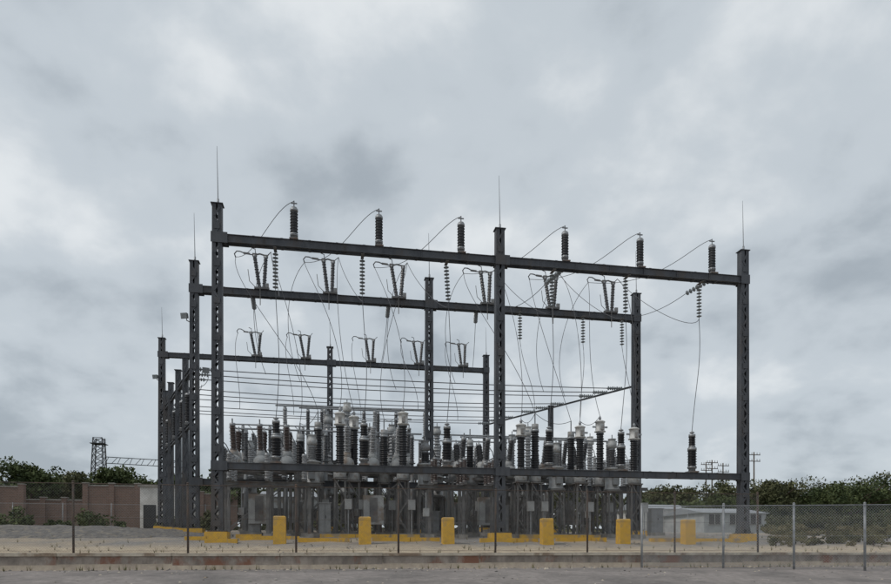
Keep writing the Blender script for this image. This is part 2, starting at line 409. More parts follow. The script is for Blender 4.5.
for i in range(6):
    us=sv(PSTR[i],VA+0.5); tilt=[0,0.0,0.1,0,0,0][i]
    top=(us,VA+0.25,ZB_A-0.2); bot=(us+tilt,VA+0.25,ZB_A-1.75)
    b=MB(); b.bar((us-0.06,VA+0.12,ZB_A-0.18),(us+0.06,VA+0.12,ZB_A-0.18),0.5,0.03,M_STEEL2)
    sstring(top,bot)
    ul=sv(PLOW[i],VA); z=ZLA+0.14
    b2=MB(); b2.box((ul,VA,z),0.42,0.46,0.06,M_STEEL2); b2.cyl((ul,VA,z+0.06),(ul,VA,z+0.2),0.15,10,M_STEEL2)
    b2.insul((ul,VA,z+0.22),(ul,VA,z+1.05),0.16,0.21,14,M_BLACK,14); b2.insul((ul,VA,z+1.12),(ul,VA,z+1.65),0.12,0.16,10,M_BLACK,14)
    b2.cyl((ul,VA,z+1.65),(ul,VA,z+1.85),0.035,8,M_GALV); b2.lathe((ul,VA,z+1.74),(ul,VA,z+1.82),[(0,.06),(.5,.12),(1,.06)],10,M_GALV)
    b2.finish('surge_arrester')
    lt=(ul,VA,z+1.84)
    b.bez(bot,(bot[0]+0.1,VA+0.2,ZB_A-4.0),(ul+0.22,VA,lt[2]+2.5),lt,0.014)
    at=arr_top[i]
    b.bez(at,(at[0]-0.9,VA+0.3,at[2]-0.2),(us-0.9,VA+2.0,ZB_A+0.2),(swB[i][0][0],VB,swB[i][0][2]),0.013)
    b.bez(bot,(bot[0]+0.3,VA+1.2,ZB_A-2.1),(swB[i][1][0]+0.3,VB-1.8,ZB_B-0.0),swB[i][1],0.013)
    b.finish('overhead_conductor')
    if i in(3,5):
        ub=sv(PBS[i]+20,VB)
        a0=Vector((us+0.5,VA+0.2,ZB_A)); a1=Vector((ub,VB-0.2,ZB_B)); d=(a1-a0).normalized()
        sstring(a0,a0+d*1.5+Vector((0,0,-.1)),7)
        b=MB(); b.wire(a0+d*1.5+Vector((0,0,-.1)),a1,0.2); b.finish('overhead_conductor')
for k,(i,j) in enumerate(((0,0),(2,2),(3,4))):
    px=(257,306,371,419,463)[j]
    a0=Vector((sv(PBS[i]-10,VB),VB+0.2,ZB_B)); a1=Vector((sv(px+8,VC),VC-0.2,ZB_C)); d=(a1-a0).normalized()
    sstring(a0,a0+d*1.4+Vector((0,0,-.2)),7)
    b=MB(); b.wire(a0+d*1.4+Vector((0,0,-.2)),a1,0.7); b.finish('overhead_conductor')
# droppers
for i,t in enumerate((0.06,0.14,0.22,0.06,0.14,0.22)):
    s=swB[i][0] if i%2 else swB[i][1]; vb=lerp2((UB[0],VB),(UC[0],VC),t)[1]
    b=MB(); b.bez(s,(s[0]-.9,VB+.2,s[2]-1.0),(s[0]-1.2,vb,ZS+2.2),(s[0]-.3,vb,ZS-.1),0.013); b.finish('overhead_conductor')
for i,t in enumerate((0.76,0.86,0.95,0.60,0.86)):
    s=swC[i][0]; vb=lerp2((UB[0],VB),(UC[0],VC),t)[1]
    b=MB(); b.bez(s,(s[0]-.4,VC-.3,s[2]-1.2),(s[0]+.6,vb,ZS+1.6),(s[0]+.5,vb,ZS-.1),0.016); b.finish('overhead_conductor')

# ---------------------------------------------------------------- ground equipment
def lattice_stand(b,u,v,zt,w=0.5,m=M_STEEL2):
    z0=gz(v)
    b.box((u,v,z0-0.2),w+0.3,w+0.3,0.35,M_CONC)
    z0+=0.15
    for i in(-1,1):
        for j in(-1,1): b.bar((u+i*w/2,v+j*w/2,z0),(u+i*w/2*0.85,v+j*w/2*0.85,zt),0.07,0.07,m,up=(0,1,0))
    n=max(2,int((zt-z0)/0.6)); dz=(zt-z0)/n
    for k in range(n):
        s=1 if k%2 else -1; za=z0+k*dz
        for j in(-1,1):
            b.bar((u-s*w/2,v+j*(w/2+.03),za),(u+s*w/2,v+j*(w/2+.03),za+dz),0.045,0.01,m,up=(0,1,0))
            b.bar((u+j*(w/2+.03),v-s*w/2,za),(u+j*(w/2+.03),v+s*w/2,za+dz),0.045,0.01,m,up=(1,0,0))
    b.box((u,v,zt),w+0.12,w+0.12,0.05,m)
def ct(px,v,pytop,white=True,r=0.22,hh=0.62):
    u=sv(px,v); zt=lev(px,pytop,v); b=MB(); zs=3.0
    lattice_stand(b,u,v,zs)
    b.lathe((u,v,zs+0.05),(u,v,zs+0.6),[(0,.24),(0.1,.28),(0.85,.28),(1,.18)],12,M_LGREY)
    zi=zt-hh-0.25
    b.insul((u,v,zs+0.62),(u,v,zi),0.15,0.2,17,M_BLACK,14)
    if white:
        b.lathe((u,v,zi),(u,v,zi+hh),[(0,.15),(0.06,r*1.25),(0.12,r*1.25),(0.13,r),(0.80,r*0.96),(0.81,r*1.12),(0.88,r*1.12),(0.96,r*.7),(1,r*.2)],16,M_WHITE)
        b.bar((u-r-.16,v,zi+hh*.45),(u+r+.16,v,zi+hh*.45),0.06,0.08,M_GALV)
        b.box((u,v-r-.05,zi+.1),.16,.12,.25,M_LGREY)
        b.lathe((u,v,zi+hh),(u,v,zi+hh+.2),[(0,.05),(.5,.07),(1,.03)],8,M_GALV)
    else:
        b.cyl((u,v,zi),(u,v,zi+0.3),0.16,12,M_LGREY); b.cyl((u,v,zi+.3),(u,v,zi+hh+.2),0.03,6,M_GALV)
    b.box((u+0.35,v-0.35,gz(v)+1.2),0.3,0.2,0.45,M_LGREY)
    b.tube([(u+.35,v-.35,gz(v)),(u+.35,v-.35,gz(v)+1.2)],0.03,M_GALV)
    b.finish('current_transformer'); return (u,v,zt-0.05)
T={}
for px,py in((340,406),(354,410),(403,406),(521,418),(580,420),(600,415),(634,422)):
    v=28.6 if px not in(354,600) else 29.6
    T[px]=ct(px,v,py)
for px,py,v in((318,410,30.4),(535,412,28.8),(571,420,29.4),(470,428,30.0),(384,418,30.5),(300,422,30.2)):
    T[px]=ct(px,v,py,False)
for i,px in enumerate((300,340,403,521,580,634)):
    t=T[px]; s=swB[i][0] if i in(1,2) else swB[i][1]
    b=MB(); b.bez(s,(s[0]+.1,VB-1.6,s[2]-1.2),(t[0]+.5,t[1]+.5,t[2]+3.2),t,0.013); b.finish('overhead_conductor')
for i,px in enumerate((318,354,384,535,571,600)):
    t=T[px]; s=swB[i][1] if i in(1,2) else swB[i][0]
    b=MB(); b.bez(s,(s[0]-.2,VB-1.0,s[2]-1.6),(t[0]-.7,t[1]+.3,t[2]+2.6),t,0.013); b.finish('overhead_conductor')
for p,q in((340,354),(580,600),(535,571),(384,403),(300,318),(521,535)):
    b=MB(); b.wire(T[p],T[q],0.3,0.013); b.finish('overhead_conductor')
# extra strings hanging from gantry B in the right-hand bay, each carrying a dropper
for px,tp in((520,535),(583,580),(622,634)):
    us=sv(px,VB-.3); t=T[tp]
    b=MB(); b.bar((us-.06,VB-.15,ZB_B-.18),(us+.06,VB-.15,ZB_B-.18),.5,.03,M_STEEL2)
    sstring((us,VB-.3,ZB_B-.2),(us,VB-.3,ZB_B-1.6),9)
    b.bez((us,VB-.3,ZB_B-1.6),(us+.1,VB-.5,ZB_B-3.2),(t[0]+.1,t[1]+.3,t[2]+1.6),t,0.013); b.finish('overhead_conductor')

def breaker(u,v,zt,hl=2.3,mt=M_LGREY,ins=M_PORC):
    """dead tank circuit breaker, three inclined pairs of bushings"""
    b=MB(); z0=gz(v)
    for i in(-1.6,1.6):
        for j in(-.5,.5): b.bar((u+i,v+j,z0),(u+i,v+j,z0+hl),.1,.1,M_STEEL2,up=(0,1,0))
    for j in(-.5,.5):
        b.bar((u-1.8,v+j,z0+hl),(u+1.8,v+j,z0+hl),.12,.14,M_STEEL2); b.bar((u-1.6,v+j,z0+.1),(u+1.6,v+j,z0+hl-.1),.05,.02,M_STEEL2,up=(0,1,0))
    zc=z0+hl+.35
    for k in(-1.15,0,1.15):
        b.lathe((u+k,v-.8,zc),(u+k,v+.8,zc),[(0,.05),(.03,.28),(.1,.32),(.9,.32),(.97,.28),(1,.05)],14,mt)
        for s in(-1,1):
            b.cyl((u+k,v+s*.4,zc+.15),(u+k+.0,v+s*.55,zc+.55),.22,12,mt,.17)
            b.insul((u+k,v+s*.55,zc+.55),(u+k,v+s*.95,max(zt-.1,zc+1.2)),.1,.16,14,ins,12)
            b.cyl((u+k,v+s*.95,zt-.1),(u+k,v+s*1.0,zt+.15),.03,6,M_GALV)
    b.box((u,v-.9,z0+.5),.9,.5,1.3,mt); b.box((u,v-1.155,z0+.6),.36,.01,1.1,M_STEEL2)
    b.finish('circuit_breaker')
breaker(sv(350,34.5),34.5,6.1,3.1,M_MGREY,M_DPORC); breaker(sv(560,34.5),34.5,5.9,3.0,M_MGREY,M_DPORC); breaker(sv(300,39),39,6.9,3.6); breaker(sv(455,39.5),39.5,6.3,3.3)
breaker(sv(262,30.2),30.2,5.5,2.9,M_LGREY,M_BROWN); breaker(sv(372,30.0),30.0,5.5,2.9,M_LGREY,M_PORC); breaker(sv(480,31),30.3,5.2,2.7,M_LGREY,M_DPORC)
breaker(sv(388,38.5),38.5,7.1,3.8,M_LGREY,M_DPORC)

def vt(px,v,pytop,ins,capm):
    """voltage transformer: oil tank, porcelain, expansion head"""
    u=sv(px,v); zt=lev(px,pytop,v); zs=2.7; b=MB(); lattice_stand(b,u,v,zs,.6)
    b.lathe((u,v,zs+.05),(u,v,zs+1.15),[(0,.34),(.03,.38),(.07,.38),(.08,.33),(.9,.33),(.91,.38),(.96,.38),(1,.2)],16,M_LGREY)
    b.box((u,v-.42,zs+.3),.3,.2,.4,M_MGREY)
    for k in(-.2,0,.2): b.cyl((u+k,v+.3,zs+.2),(u+k,v+.42,zs+.2),.05,8,M_MGREY)
    b.insul((u,v,zs+1.18),(u,v,zt-.55),.12,.19,13,ins,14)
    b.lathe((u,v,zt-.52),(u,v,zt-.02),[(0,.14),(.1,.22),(.55,.22),(.58,.18),(.85,.17),(.9,.2),(.94,.2),(1,.04)],16,capm)
    b.cyl((u,v,zt-.03),(u,v,zt+.15),.025,6,M_GALV)
    b.finish('voltage_transformer')
for px,v,py,i_,c_ in((250,34,440,M_PORC,M_LGREY),(312,28.9,434,M_PORC,M_LGREY),(328,33.9,414,M_PORC,M_LGREY),(347,32.8,402,M_PORC,M_WHITE),(392,34,424,M_PORC,M_LGREY),(425,29,440,M_DPORC,M_MGREY),(437,34,426,M_PORC,M_LGREY),
    (512,34,434,M_PORC,M_LGREY),(528,32.7,426,M_PORC,M_WHITE),(556,29,442,M_PORC,M_LGREY),(590,34.3,436,M_PORC,M_WHITE),(612,29,438,M_DPORC,M_LGREY)):
    vt(px,v,py,i_,c_)

def switch_stand(uc,v,n,sp,zt=3.4,mi=M_PORC,h=1.4):
    b=MB(); z0=gz(v); L=(n-1)*sp/2
    for e in(-L-.2,0,L+.2):
        for j in(-.45,.45):
            b.bar((uc+e,v+j,z0),(uc+e,v+j,zt),.12,.12,M_STEEL2,up=(0,1,0)); b.box((uc+e,v+j,z0-.2),.35,.35,.33,M_CONC)
        b.bar((uc+e,v-.45,z0+.3),(uc+e,v+.45,zt-.2),.05,.02,M_STEEL2,up=(1,0,0))
    for j in(-.6,.6): b.ibeam((uc-L-.7,v+j,zt+.08),(uc+L+.7,v+j,zt+.08),.1,.16,M_STEEL2)
    for k in range(n):
        x=uc-L+k*sp
        b.bar((x,v-.9,zt+.2),(x,v+.9,zt+.2),.14,.08,M_STEEL2)
        for j in(-.75,0,.75): b.insul((x,v+j,zt+.26),(x,v+j,zt+.26+h),.08,.12,15,mi)
        b.tube([(x,v-.85,zt+.36+h),(x,v+.85,zt+.36+h)],.03,M_GALV)
        b.tube([(x,v-.75,zt+.36+h),(x-.1,v-.9,zt+.6+h),(x-.25,v-1.0,zt+.75+h)],.02,M_WIRE)
    b.tube([(uc-L-.4,v-.7,zt-.2),(uc-L-.4,v-.7,z0+1)],.03,M_GALV); b.box((uc-L-.4,v-.75,z0+.9),.25,.2,.35,M_LGREY)
    b.finish('switch_support_structure')
switch_stand(sv(335,37),37,4,1.5,4.2); switch_stand(sv(470,37),37,4,1.5); switch_stand(sv(285,33.2),33.2,3,1.6,3.2,M_PORC)
switch_stand(sv(395,33.4),33.4,3,1.6,3.2,M_PORC); switch_stand(sv(585,37),37,4,1.6); switch_stand(sv(250,37.5),37.5,3,1.4,3.9,M_DPORC)
switch_stand(sv(505,32.8),32.8,3,1.5,3.0,M_DPORC); switch_stand(sv(400,42),42,5,1.5,4.8,M_PORC); switch_stand(sv(610,33),33,3,1.2,3.1,M_PORC)
switch_stand(sv(270,28.7),28.2,3,1.5,2.6,M_PORC,1.0); switch_stand(sv(460,28.5),28.2,3,1.3,2.6,M_BROWN,1.0)
switch_stand(sv(300,42),42,5,1.4,5.4,M_DPORC)

def rigid_bus(pxs,v,ztop,mi):
    b=MB(); us=[sv(p,v) for p in pxs]
    for u in us:
        z0=gz(v); b.box((u,v,z0-.2),.5,.5,.35,M_CONC); b.cyl((u,v,z0),(u,v,ztop-1.45),.09,10,M_MGREY)
        b.box((u,v,ztop-1.45),.32,.32,.03,M_MGREY); b.insul((u,v,ztop-1.36),(u,v,ztop-.12),.085,.13,15,mi); b.box((u,v,ztop-.08),.16,.12,.12,M_GALV)
    b.tube([(us[0]-.5,v,ztop+.07),(us[-1]+.5,v,ztop+.07)],.045,M_GALV,8)
    b.finish('rigid_bus_support')
rigid_bus((246,286,326,366,412),32.6,5.75,M_DPORC); rigid_bus((470,512,560,608),32.2,5.6,M_DPORC); rigid_bus((285,325,375,425),35.6,7.6,M_PORC); rigid_bus((450,505,548,590),35.6,6.3,M_PORC)
rigid_bus((243,270,303,346),40.4,7.4,M_DPORC); rigid_bus((308,322,364,378,396),37.9,8.0,M_DPORC); rigid_bus((380,420,460,500),40.6,6.8,M_DPORC)

def transformer(u,v):
    b=MB(); z=gz(v)
    b.box((u,v,z-.3),4.2,3.2,.5,M_CONC); b.box((u,v,z+.25),2.8,1.8,2.3,M_MGREY); b.box((u,v,z+2.55),3.0,2.0,.08,M_LGREY)
    for s in(-1,1):
        for k in range(9): b.box((u-1.2+k*.3,v+s*1.25,z+.5),.05,.6,1.8,M_LGREY)
        b.tube([(u-1.3,v+s*1.2,z+2.35),(u+1.3,v+s*1.2,z+2.35)],.07,M_LGREY); b.tube([(u-1.3,v+s*1.2,z+.45),(u+1.3,v+s*1.2,z+.45)],.07,M_LGREY)
    b.lathe((u-1.2,v+.5,z+3.4),(u+.8,v+.5,z+3.4),[(0,.05),(.03,.35),(.97,.35),(1,.05)],16,M_LGREY)
    for e in(-.9,.5): b.box((u+e,v+.5,z+2.6),.12,.12,.6,M_STEEL2)
    for k in(-.9,0,.9): b.insul((u+k,v-.4,z+2.6),(u+k*1.15,v-.7,z+4.1),.1,.16,14,M_BROWN); b.cyl((u+k*1.15,v-.7,z+4.1),(u+k*1.16,v-.72,z+4.35),.02,6,M_GALV)
    b.finish('power_transformer')
transformer(sv(420,36),36); transformer(sv(520,40),40)

def cabinet(u,v,w=.8,h=1.5,m=M_LGREY):
    b=MB(); z=gz(v); b.box((u,v,z-.1),w+.15,.65,.25,M_CONC); b.box((u,v,z+.15),w,.5,h,m); b.box((u,v,z+.15+h),w+.08,.58,.04,m)
    b.box((u-w/4-.005,v-.26,z+.22),w/2-.04,.02,h-.14,m); b.box((u+w/4+.005,v-.26,z+.22),w/2-.04,.02,h-.14,m)
    b.box((u+.03,v-.285,z+.15+h*.5),.03,.03,.14,M_DARK); b.finish('control_cabinet')
for px,v in((255,29.5),(325,28.2),(430,30.2),(500,29.4),(610,30.5),(655,33)): cabinet(sv(px,v),v,random.choice((.5,.7,.8)),random.choice((1.0,1.3)),M_MGREY)

# bollards and kerbs
for px,py in((280,517),(365,519),(448,520),(547,521),(623,524),(688,525)):
    v=24.2; u=sv(px,v); z=gz(v); h=1.0; b=MB()
    tw=[-0.02,0.015,0.0,0.02,-0.01,0.01][(px//7)%6]
    b.bar((u,v,z-.3),(u+tw,v,z+h-.03),.45,.42,M_YEL,up=(0,1,0),w2=.43,h2=.40); b.bar((u+tw,v,z+h-.03),(u+tw,v,z+h),.43,.40,M_YEL,up=(0,1,0),w2=.37,h2=.34)
    b.finish('concrete_bollard')
for p0,p1,v in((185,207,25.4),(236,262,27.2),(298,350,24.9),(372,440,25.2),(480,538,25.0),(556,606,25.4),(650,752,25.2),(205,238,24.4),(320,420,27.8),(520,600,28.0),(240,300,25.8)):
    a=sv(p0,v);c=sv(p1,v);z=gz(v);b=MB();x=a
    while x<c-.3:
        l=min(1.5,c-x); b.bar((x,v,z+.0),(x+l-.02,v,z+.0+random.uniform(-.01,.01)),.22,.30,M_YEL); x+=l
    b.finish('yellow_kerb')

# low spread gravel heap on the left
def pile(px,v,w,dp,h,seed):
    rs=np.random.RandomState(seed); n=90;m=30;vs=[];fs=[];u0=sv(px,v)
    ph=rs.uniform(0,6,8)
    for j in range(m+1):
        for i in range(n+1):
            a=-1+2*i/n;c=-1+2*j/m
            k=max(0,1-abs(a)**2.5)*max(0,1-c*c)**0.8*(1+.10*math.sin(a*7+ph[0])*math.cos(c*4+ph[1])+.05*math.sin(a*23+ph[2])+.04*math.sin(a*49+c*17+ph[3]))
            v1=v+c*dp
            vs.append((u0+a*w,v1,gz(v1)-.12+k*h+rs.uniform(-.025,.025)))
    for j in range(m):
        for i in range(n): fs.append((j*(n+1)+i,j*(n+1)+i+1,(j+1)*(n+1)+i+1,(j+1)*(n+1)+i))
    b=MB(); b.add(vs,fs,M_GRAV,False); b.finish('gravel_pile')
pile(40,30.5,8.0,4.5,.5,1)

# floodlights
for u,v,z in((UB[0]-.35,VB,lev(185,318,VB)),(UC[0]-.3,VC,lev(157,378,VC)),(UB[0]+.5,VB,lev(205,372,VB))):
    s=-1 if u<UB[0] else 1
    b=MB(); b.tube([(u-s*.2,v,z-.2),(u,v,z-.1),(u,v,z+.05)],.025,M_GALV)
    b.bar((u,v-.12,z+.05),(u+s*.06,v-.3,z+.0),.24,.2,M_MGREY,w2=.32,h2=.26); b.bar((u+s*.06,v-.302,z),(u+s*.065,v-.315,z-.003),.3,.24,M_GLASS); b.finish('floodlight')

# ---------------------------------------------------------------- chain link fences
def fence(a,c,zb,h,posts,m_post,pitch=0.075,r=0.0013,pr=0.032,mm=M_MESH):
    b=MB(); A=Vector((a[0],a[1],0));Cc=Vector((c[0],c[1],0)); L=(Cc-A).length; d=(Cc-A)/L; nrm=Vector((-d.y,d.x,0))
    zt=zb+h
    for s in posts:
        P=A+d*s+nrm*.04
        ln=random.uniform(-.015,.015)
        b.cyl((P.x,P.y,zb-.15),(P.x+ln,P.y,zt+.03),pr,8,m_post); b.lathe((P.x+ln,P.y,zt+.03),(P.x+ln,P.y,zt+.07),[(0,pr*1.2),(.6,pr),(1,.005)],8,m_post)
    for z,rr in((zt-.02,pr*.35),(zb+.06,.004),(zb+h/2,.004)):
        b.tube([tuple(A+Vector((0,0,z))),tuple(Cc+Vector((0,0,z)))],rr,m_post,6)
    vs=[];fs=[];hh=h-.06
    n=int((L+hh)/pitch)
    for sg in(1,-1):
        for k in range(n):
            s0=k*pitch-hh; s1=s0+hh
            t0,t1=max(s0,0),min(s1,L)
            if t1<=t0: continue
            z0=(t0-s0);z1=(t1-s0)
            if sg<0: z0,z1=hh-z0,hh-z1
            P=A+d*t0+Vector((0,0,zb+.03+z0))+nrm*(.003*sg); Q=A+d*t1+Vector((0,0,zb+.03+z1))+nrm*(.003*sg)
            D=(Q-P).normalized(); X=D.cross(nrm).normalized(); o=len(vs)
            for E in(P,Q):
                vs.extend([E+X*r,E-X*r*.5+nrm*r*.87,E-X*r*.5-nrm*r*.87])
            fs.extend([(o,o+1,o+4,o+3),(o+1,o+2,o+5,o+4),(o+2,o,o+3,o+5)])
    b.add(vs,fs,mm); b.finish('chain_link_fence')
u0=sv(73,19.5); ua=u0-3.04*4
fence((ua,19.5),(u0+3.04*7,19.5),-.14,1.97,[3.04*k for k in range(12)],M_POST,r=.0014)
g0=(sv(642,19.1),19.1); g1=(sv(642,19.1)+13.5,15.2)
fence(g0,g1,-.6,1.95,[0,2.5,4.62,6.7,8.9,11.2,13.4],M_GALV,pitch=.085,r=0.0030,pr=.036,mm=M_GALV)
fence((-45,54),(40,54),gz(54),2.1,[3.5*k for k in range(25)],M_GALV,pitch=.16,r=.003)

# ---------------------------------------------------------------- surroundings
def brickwall(p0,p1,v,pytop,m=M_BRICK,posts=3,name='brick_wall'):
    a=sv(p0,v);c=sv(p1,v);zt=lev(p0,pytop,v);z0=gz(v)-.2;b=MB()
    b.bar((a,v,(z0+zt)/2),(c,v,(z0+zt)/2),.24,zt-z0,m)
    b.bar((a-.1,v,zt+.05),(c+.1,v,zt+.05),.34,.1,M_CONC)
    for i in range(posts+1):
        x=a+(c-a)*i/posts; b.box((x,v,z0),.42,.42,zt-z0+.22,m); b.box((x,v,zt+.22),.5,.5,.07,M_CONC)
    b.finish(name)
brickwall(-60,22,58,486,posts=3); brickwall(86,138,58,486,posts=2); brickwall(22,86,60.5,500,posts=3,m=M_BRICK)
brickwall(168,235,60,494,m=M_BRICK,posts=4)
def building(p0,p1,v,dpt,pytop,mw,nwin,name,flat=False):
    a=sv(p0,v);c=sv(p1,v);z0=gz(v)-.3;zt=lev((p0+p1)/2,pytop,v);b=MB();cu=(a+c)/2;w=c-a
    b.box((cu,v+dpt/2,z0),w,dpt,zt-z0,mw)
    if flat:
        b.box((cu,v+dpt/2,zt),w+.3,dpt+.3,.14,M_CONC); b.box((a+.7,v-.03,z0+.3),.9,.05,2.0,M_DARK)
    else:
        rz=zt+.7; b.add([(a-.3,v-.3,zt),(c+.3,v-.3,zt),(c+.3,v+dpt+.3,zt),(a-.3,v+dpt+.3,zt),(a-.3,v+dpt/2,rz),(c+.3,v+dpt/2,rz)],[(0,1,5,4),(2,3,4,5),(0,4,3),(1,2,5),(3,2,1,0)],M_ROOF)
    for i in range(nwin):
        x=a+w*(i+.5)/nwin
        b.box((x,v-.03,z0+1.3),1.2,.05,1.0,M_DARK); b.box((x,v-.05,z0+1.24),1.4,.12,.06,M_CONC); b.box((x,v-.06,z0+1.3),.05,.02,1.0,M_WHITE)
    b.finish(name)
building(704,766,60,8,513,M_BLUEG,3,'service_building'); building(640,690,68,6,509,M_PLASTER,2,'house')
building(262,330,56,6,497,M_LGREY,2,'control_building'); building(140,188,52.5,3,487,M_PLASTER,0,'white_utility_building',True)

def crown_pts(cx,cy,cz,rx,rz,nb,nl,rs,size):
    vs=[];
    for k in range(nb):
        th=rs.uniform(0,2*math.pi); ph=math.acos(rs.uniform(-.5,1)); rr=rs.uniform(.35,1.0)
        bx=cx+rx*rr*math.sin(ph)*math.cos(th)*.85; by=cy+rx*rr*math.sin(ph)*math.sin(th)*.85; bz=cz+rz*rr*math.cos(ph)*.85
        br=rs.uniform(.16,.36)*rx
        g=rs.normal(size=(nl,3)); g/=np.linalg.norm(g,axis=1)[:,None]
        g*= (br*rs.uniform(.55,1.12,nl))[:,None]; g[:,2]*=.75
        c=g+np.array([bx,by,bz])
        a=rs.normal(size=(nl,3)); a/=np.linalg.norm(a,axis=1)[:,None]
        bb=np.cross(a,rs.normal(size=(nl,3))); bb/=np.linalg.norm(bb,axis=1)[:,None]
        s=(size*rs.uniform(.5,1.3,nl))[:,None]
        q=np.stack([c-a*s,c-bb*s*.6,c+a*s,c+bb*s*.6],axis=1); vs.append(q.reshape(-1,3))
    return np.concatenate(vs)
def trunk(b,u,v,z0,zc,rx,rs,r=.25):
    b.cyl((u,v,z0-.3),(u+.1,v,zc),r,8,M_BARK,r*.5)
    for k in range(6):
        th=rs.uniform(0,6.28); L=rx*rs.uniform(.5,.85); zz=z0+(zc-z0)*rs.uniform(.55,1)
        e=(u+L*math.cos(th),v+L*math.sin(th),zz+rs.uniform(.5,1)*L*.8)
        m_=(u+L*.4*math.cos(th),v+L*.4*math.sin(th),zz+L*.25)
        b.tube([(u+.05,v,zz-.3),m_,e],r*.28,M_BARK,6)
def add_leaves(b,P,m):
    n=len(P)//4; b.add(P.tolist(),[(4*i,4*i+1,4*i+2,4*i+3) for i in range(n)],m)
def tree(px,v,pytop,wpx,m=M_LEAF,seed=1,nb=26,nl=130,size=.16):
    rs=np.random.RandomState(seed);u=sv(px,v);z0=gz(v);zt=lev(px,pytop,v);rx=wpx/2/F*dist(px,v);H=zt-z0;rz=H*.36
    b=MB();trunk(b,u,v,z0,z0+H*.55,rx,rs,.05+H*.02); add_leaves(b,crown_pts(u,v,zt-rz,rx,rz,nb,nl,rs,size),m); b.finish('tree')
tree(30,63,455,60,M_LEAF,11,34,170,.16); tree(318,50,450,46,M_LEAF,12,30,130,.14); tree(117,66,464,56,M_LEAF,13,30,160,.16); tree(232,62,472,60,M_LEAF,14,30,160,.16)
tree(425,55,476,60,M_LEAF,15); tree(355,58,472,50,M_LEAF,16); tree(65,70,468,60,M_LEAF2,18,30,150,.16); tree(290,62,476,55,M_LEAF2,19); tree(490,60,484,50,M_LEAF2,20)
tree(775,70,474,60,M_LEAF2,21,34,170,.16); tree(850,66,478,90,M_LEAF,22,38,190,.16)
def tree_line(p0,p1,v,py,n,name,m,seed,var=8,size=.26,nb=16,nl=90,w=1.0):
    rs=np.random.RandomState(seed);b=MB()
    for i in range(n):
        px=p0+(p1-p0)*(i+.5)/n+rs.uniform(-6,6);vv=v+rs.uniform(-5,5)*min(1,w);z0=gz(vv);zt=lev(px,py+rs.uniform(-var,var),vv);H=zt-z0
        rx=H*rs.uniform(.42,.62)*w;u=sv(px,vv)
        b.cyl((u,vv,z0-.3),(u,vv,z0+H*.6),.18,6,M_BARK,.08)
        add_leaves(b,crown_pts(u,vv,z0+H*.52,rx,H*.48,nb,nl,rs,size),m)
    b.finish(name)
tree_line(-80,260,92,471,26,'tree_line',M_LEAF,31,8,.22,18,120)
tree_line(230,660,95,487,28,'tree_line',M_LEAF2,32,6,.22,18,110)
tree_line(640,980,88,480,28,'tree_line',M_LEAF2,33,8,.2,18,130)
tree_line(640,980,72,497,30,'tree_line',M_LEAF,34,7,.15,16,120)
tree_line(-90,980,100,510,110,'hedge',M_LEAF,35,3,.32,16,80,1.15)
def shrubs(p0,p1,v,h,n,m,seed,size=.12):
    rs=np.random.RandomState(seed);b=MB()
    for i in range(n):
        px=rs.uniform(p0,p1);vv=v+rs.uniform(-4,4);hh=h*rs.uniform(.25,1.0)**1.3*1.4;u=sv(px,vv)
        b.cyl((u,vv,gz(vv)-.1),(u,vv,gz(vv)+hh*.5),.03,5,M_BARK)
        add_leaves(b,crown_pts(u,vv,gz(vv)+hh*.42,hh*rs.uniform(.6,1.1),hh*.5,10,50,rs,size),m)
    b.finish('shrubs')
shrubs(770,960,46,1.6,60,M_LEAF2,41); shrubs(770,960,36,.6,110,M_DRY,42,.07); shrubs(-60,120,50,1.3,24,M_LEAF,43); shrubs(160,640,51,1.3,36,M_LEAF2,44); shrubs(770,960,27,.35,110,M_DRY,45,.045)
rs=np.random.RandomState(9); b=MB()
for i in range(620):
    vv=rs.choice([rs.uniform(19.9,23),rs.uniform(24,34),rs.uniform(18.9,19.3)]); u=rs.uniform(-22,34); z=gz(vv)
    for k in range(7):
        a=rs.uniform(0,6.28);h=rs.uniform(.05,.2);l=rs.uniform(.02,.1);dx,dy=math.cos(a),math.sin(a)
        b.add([(u-dy*.008,vv+dx*.008,z),(u+dy*.008,vv-dx*.008,z),(u+dx*l,vv+dy*l,z+h)],[(0,1,2)],M_DRY)
b.finish('weeds')

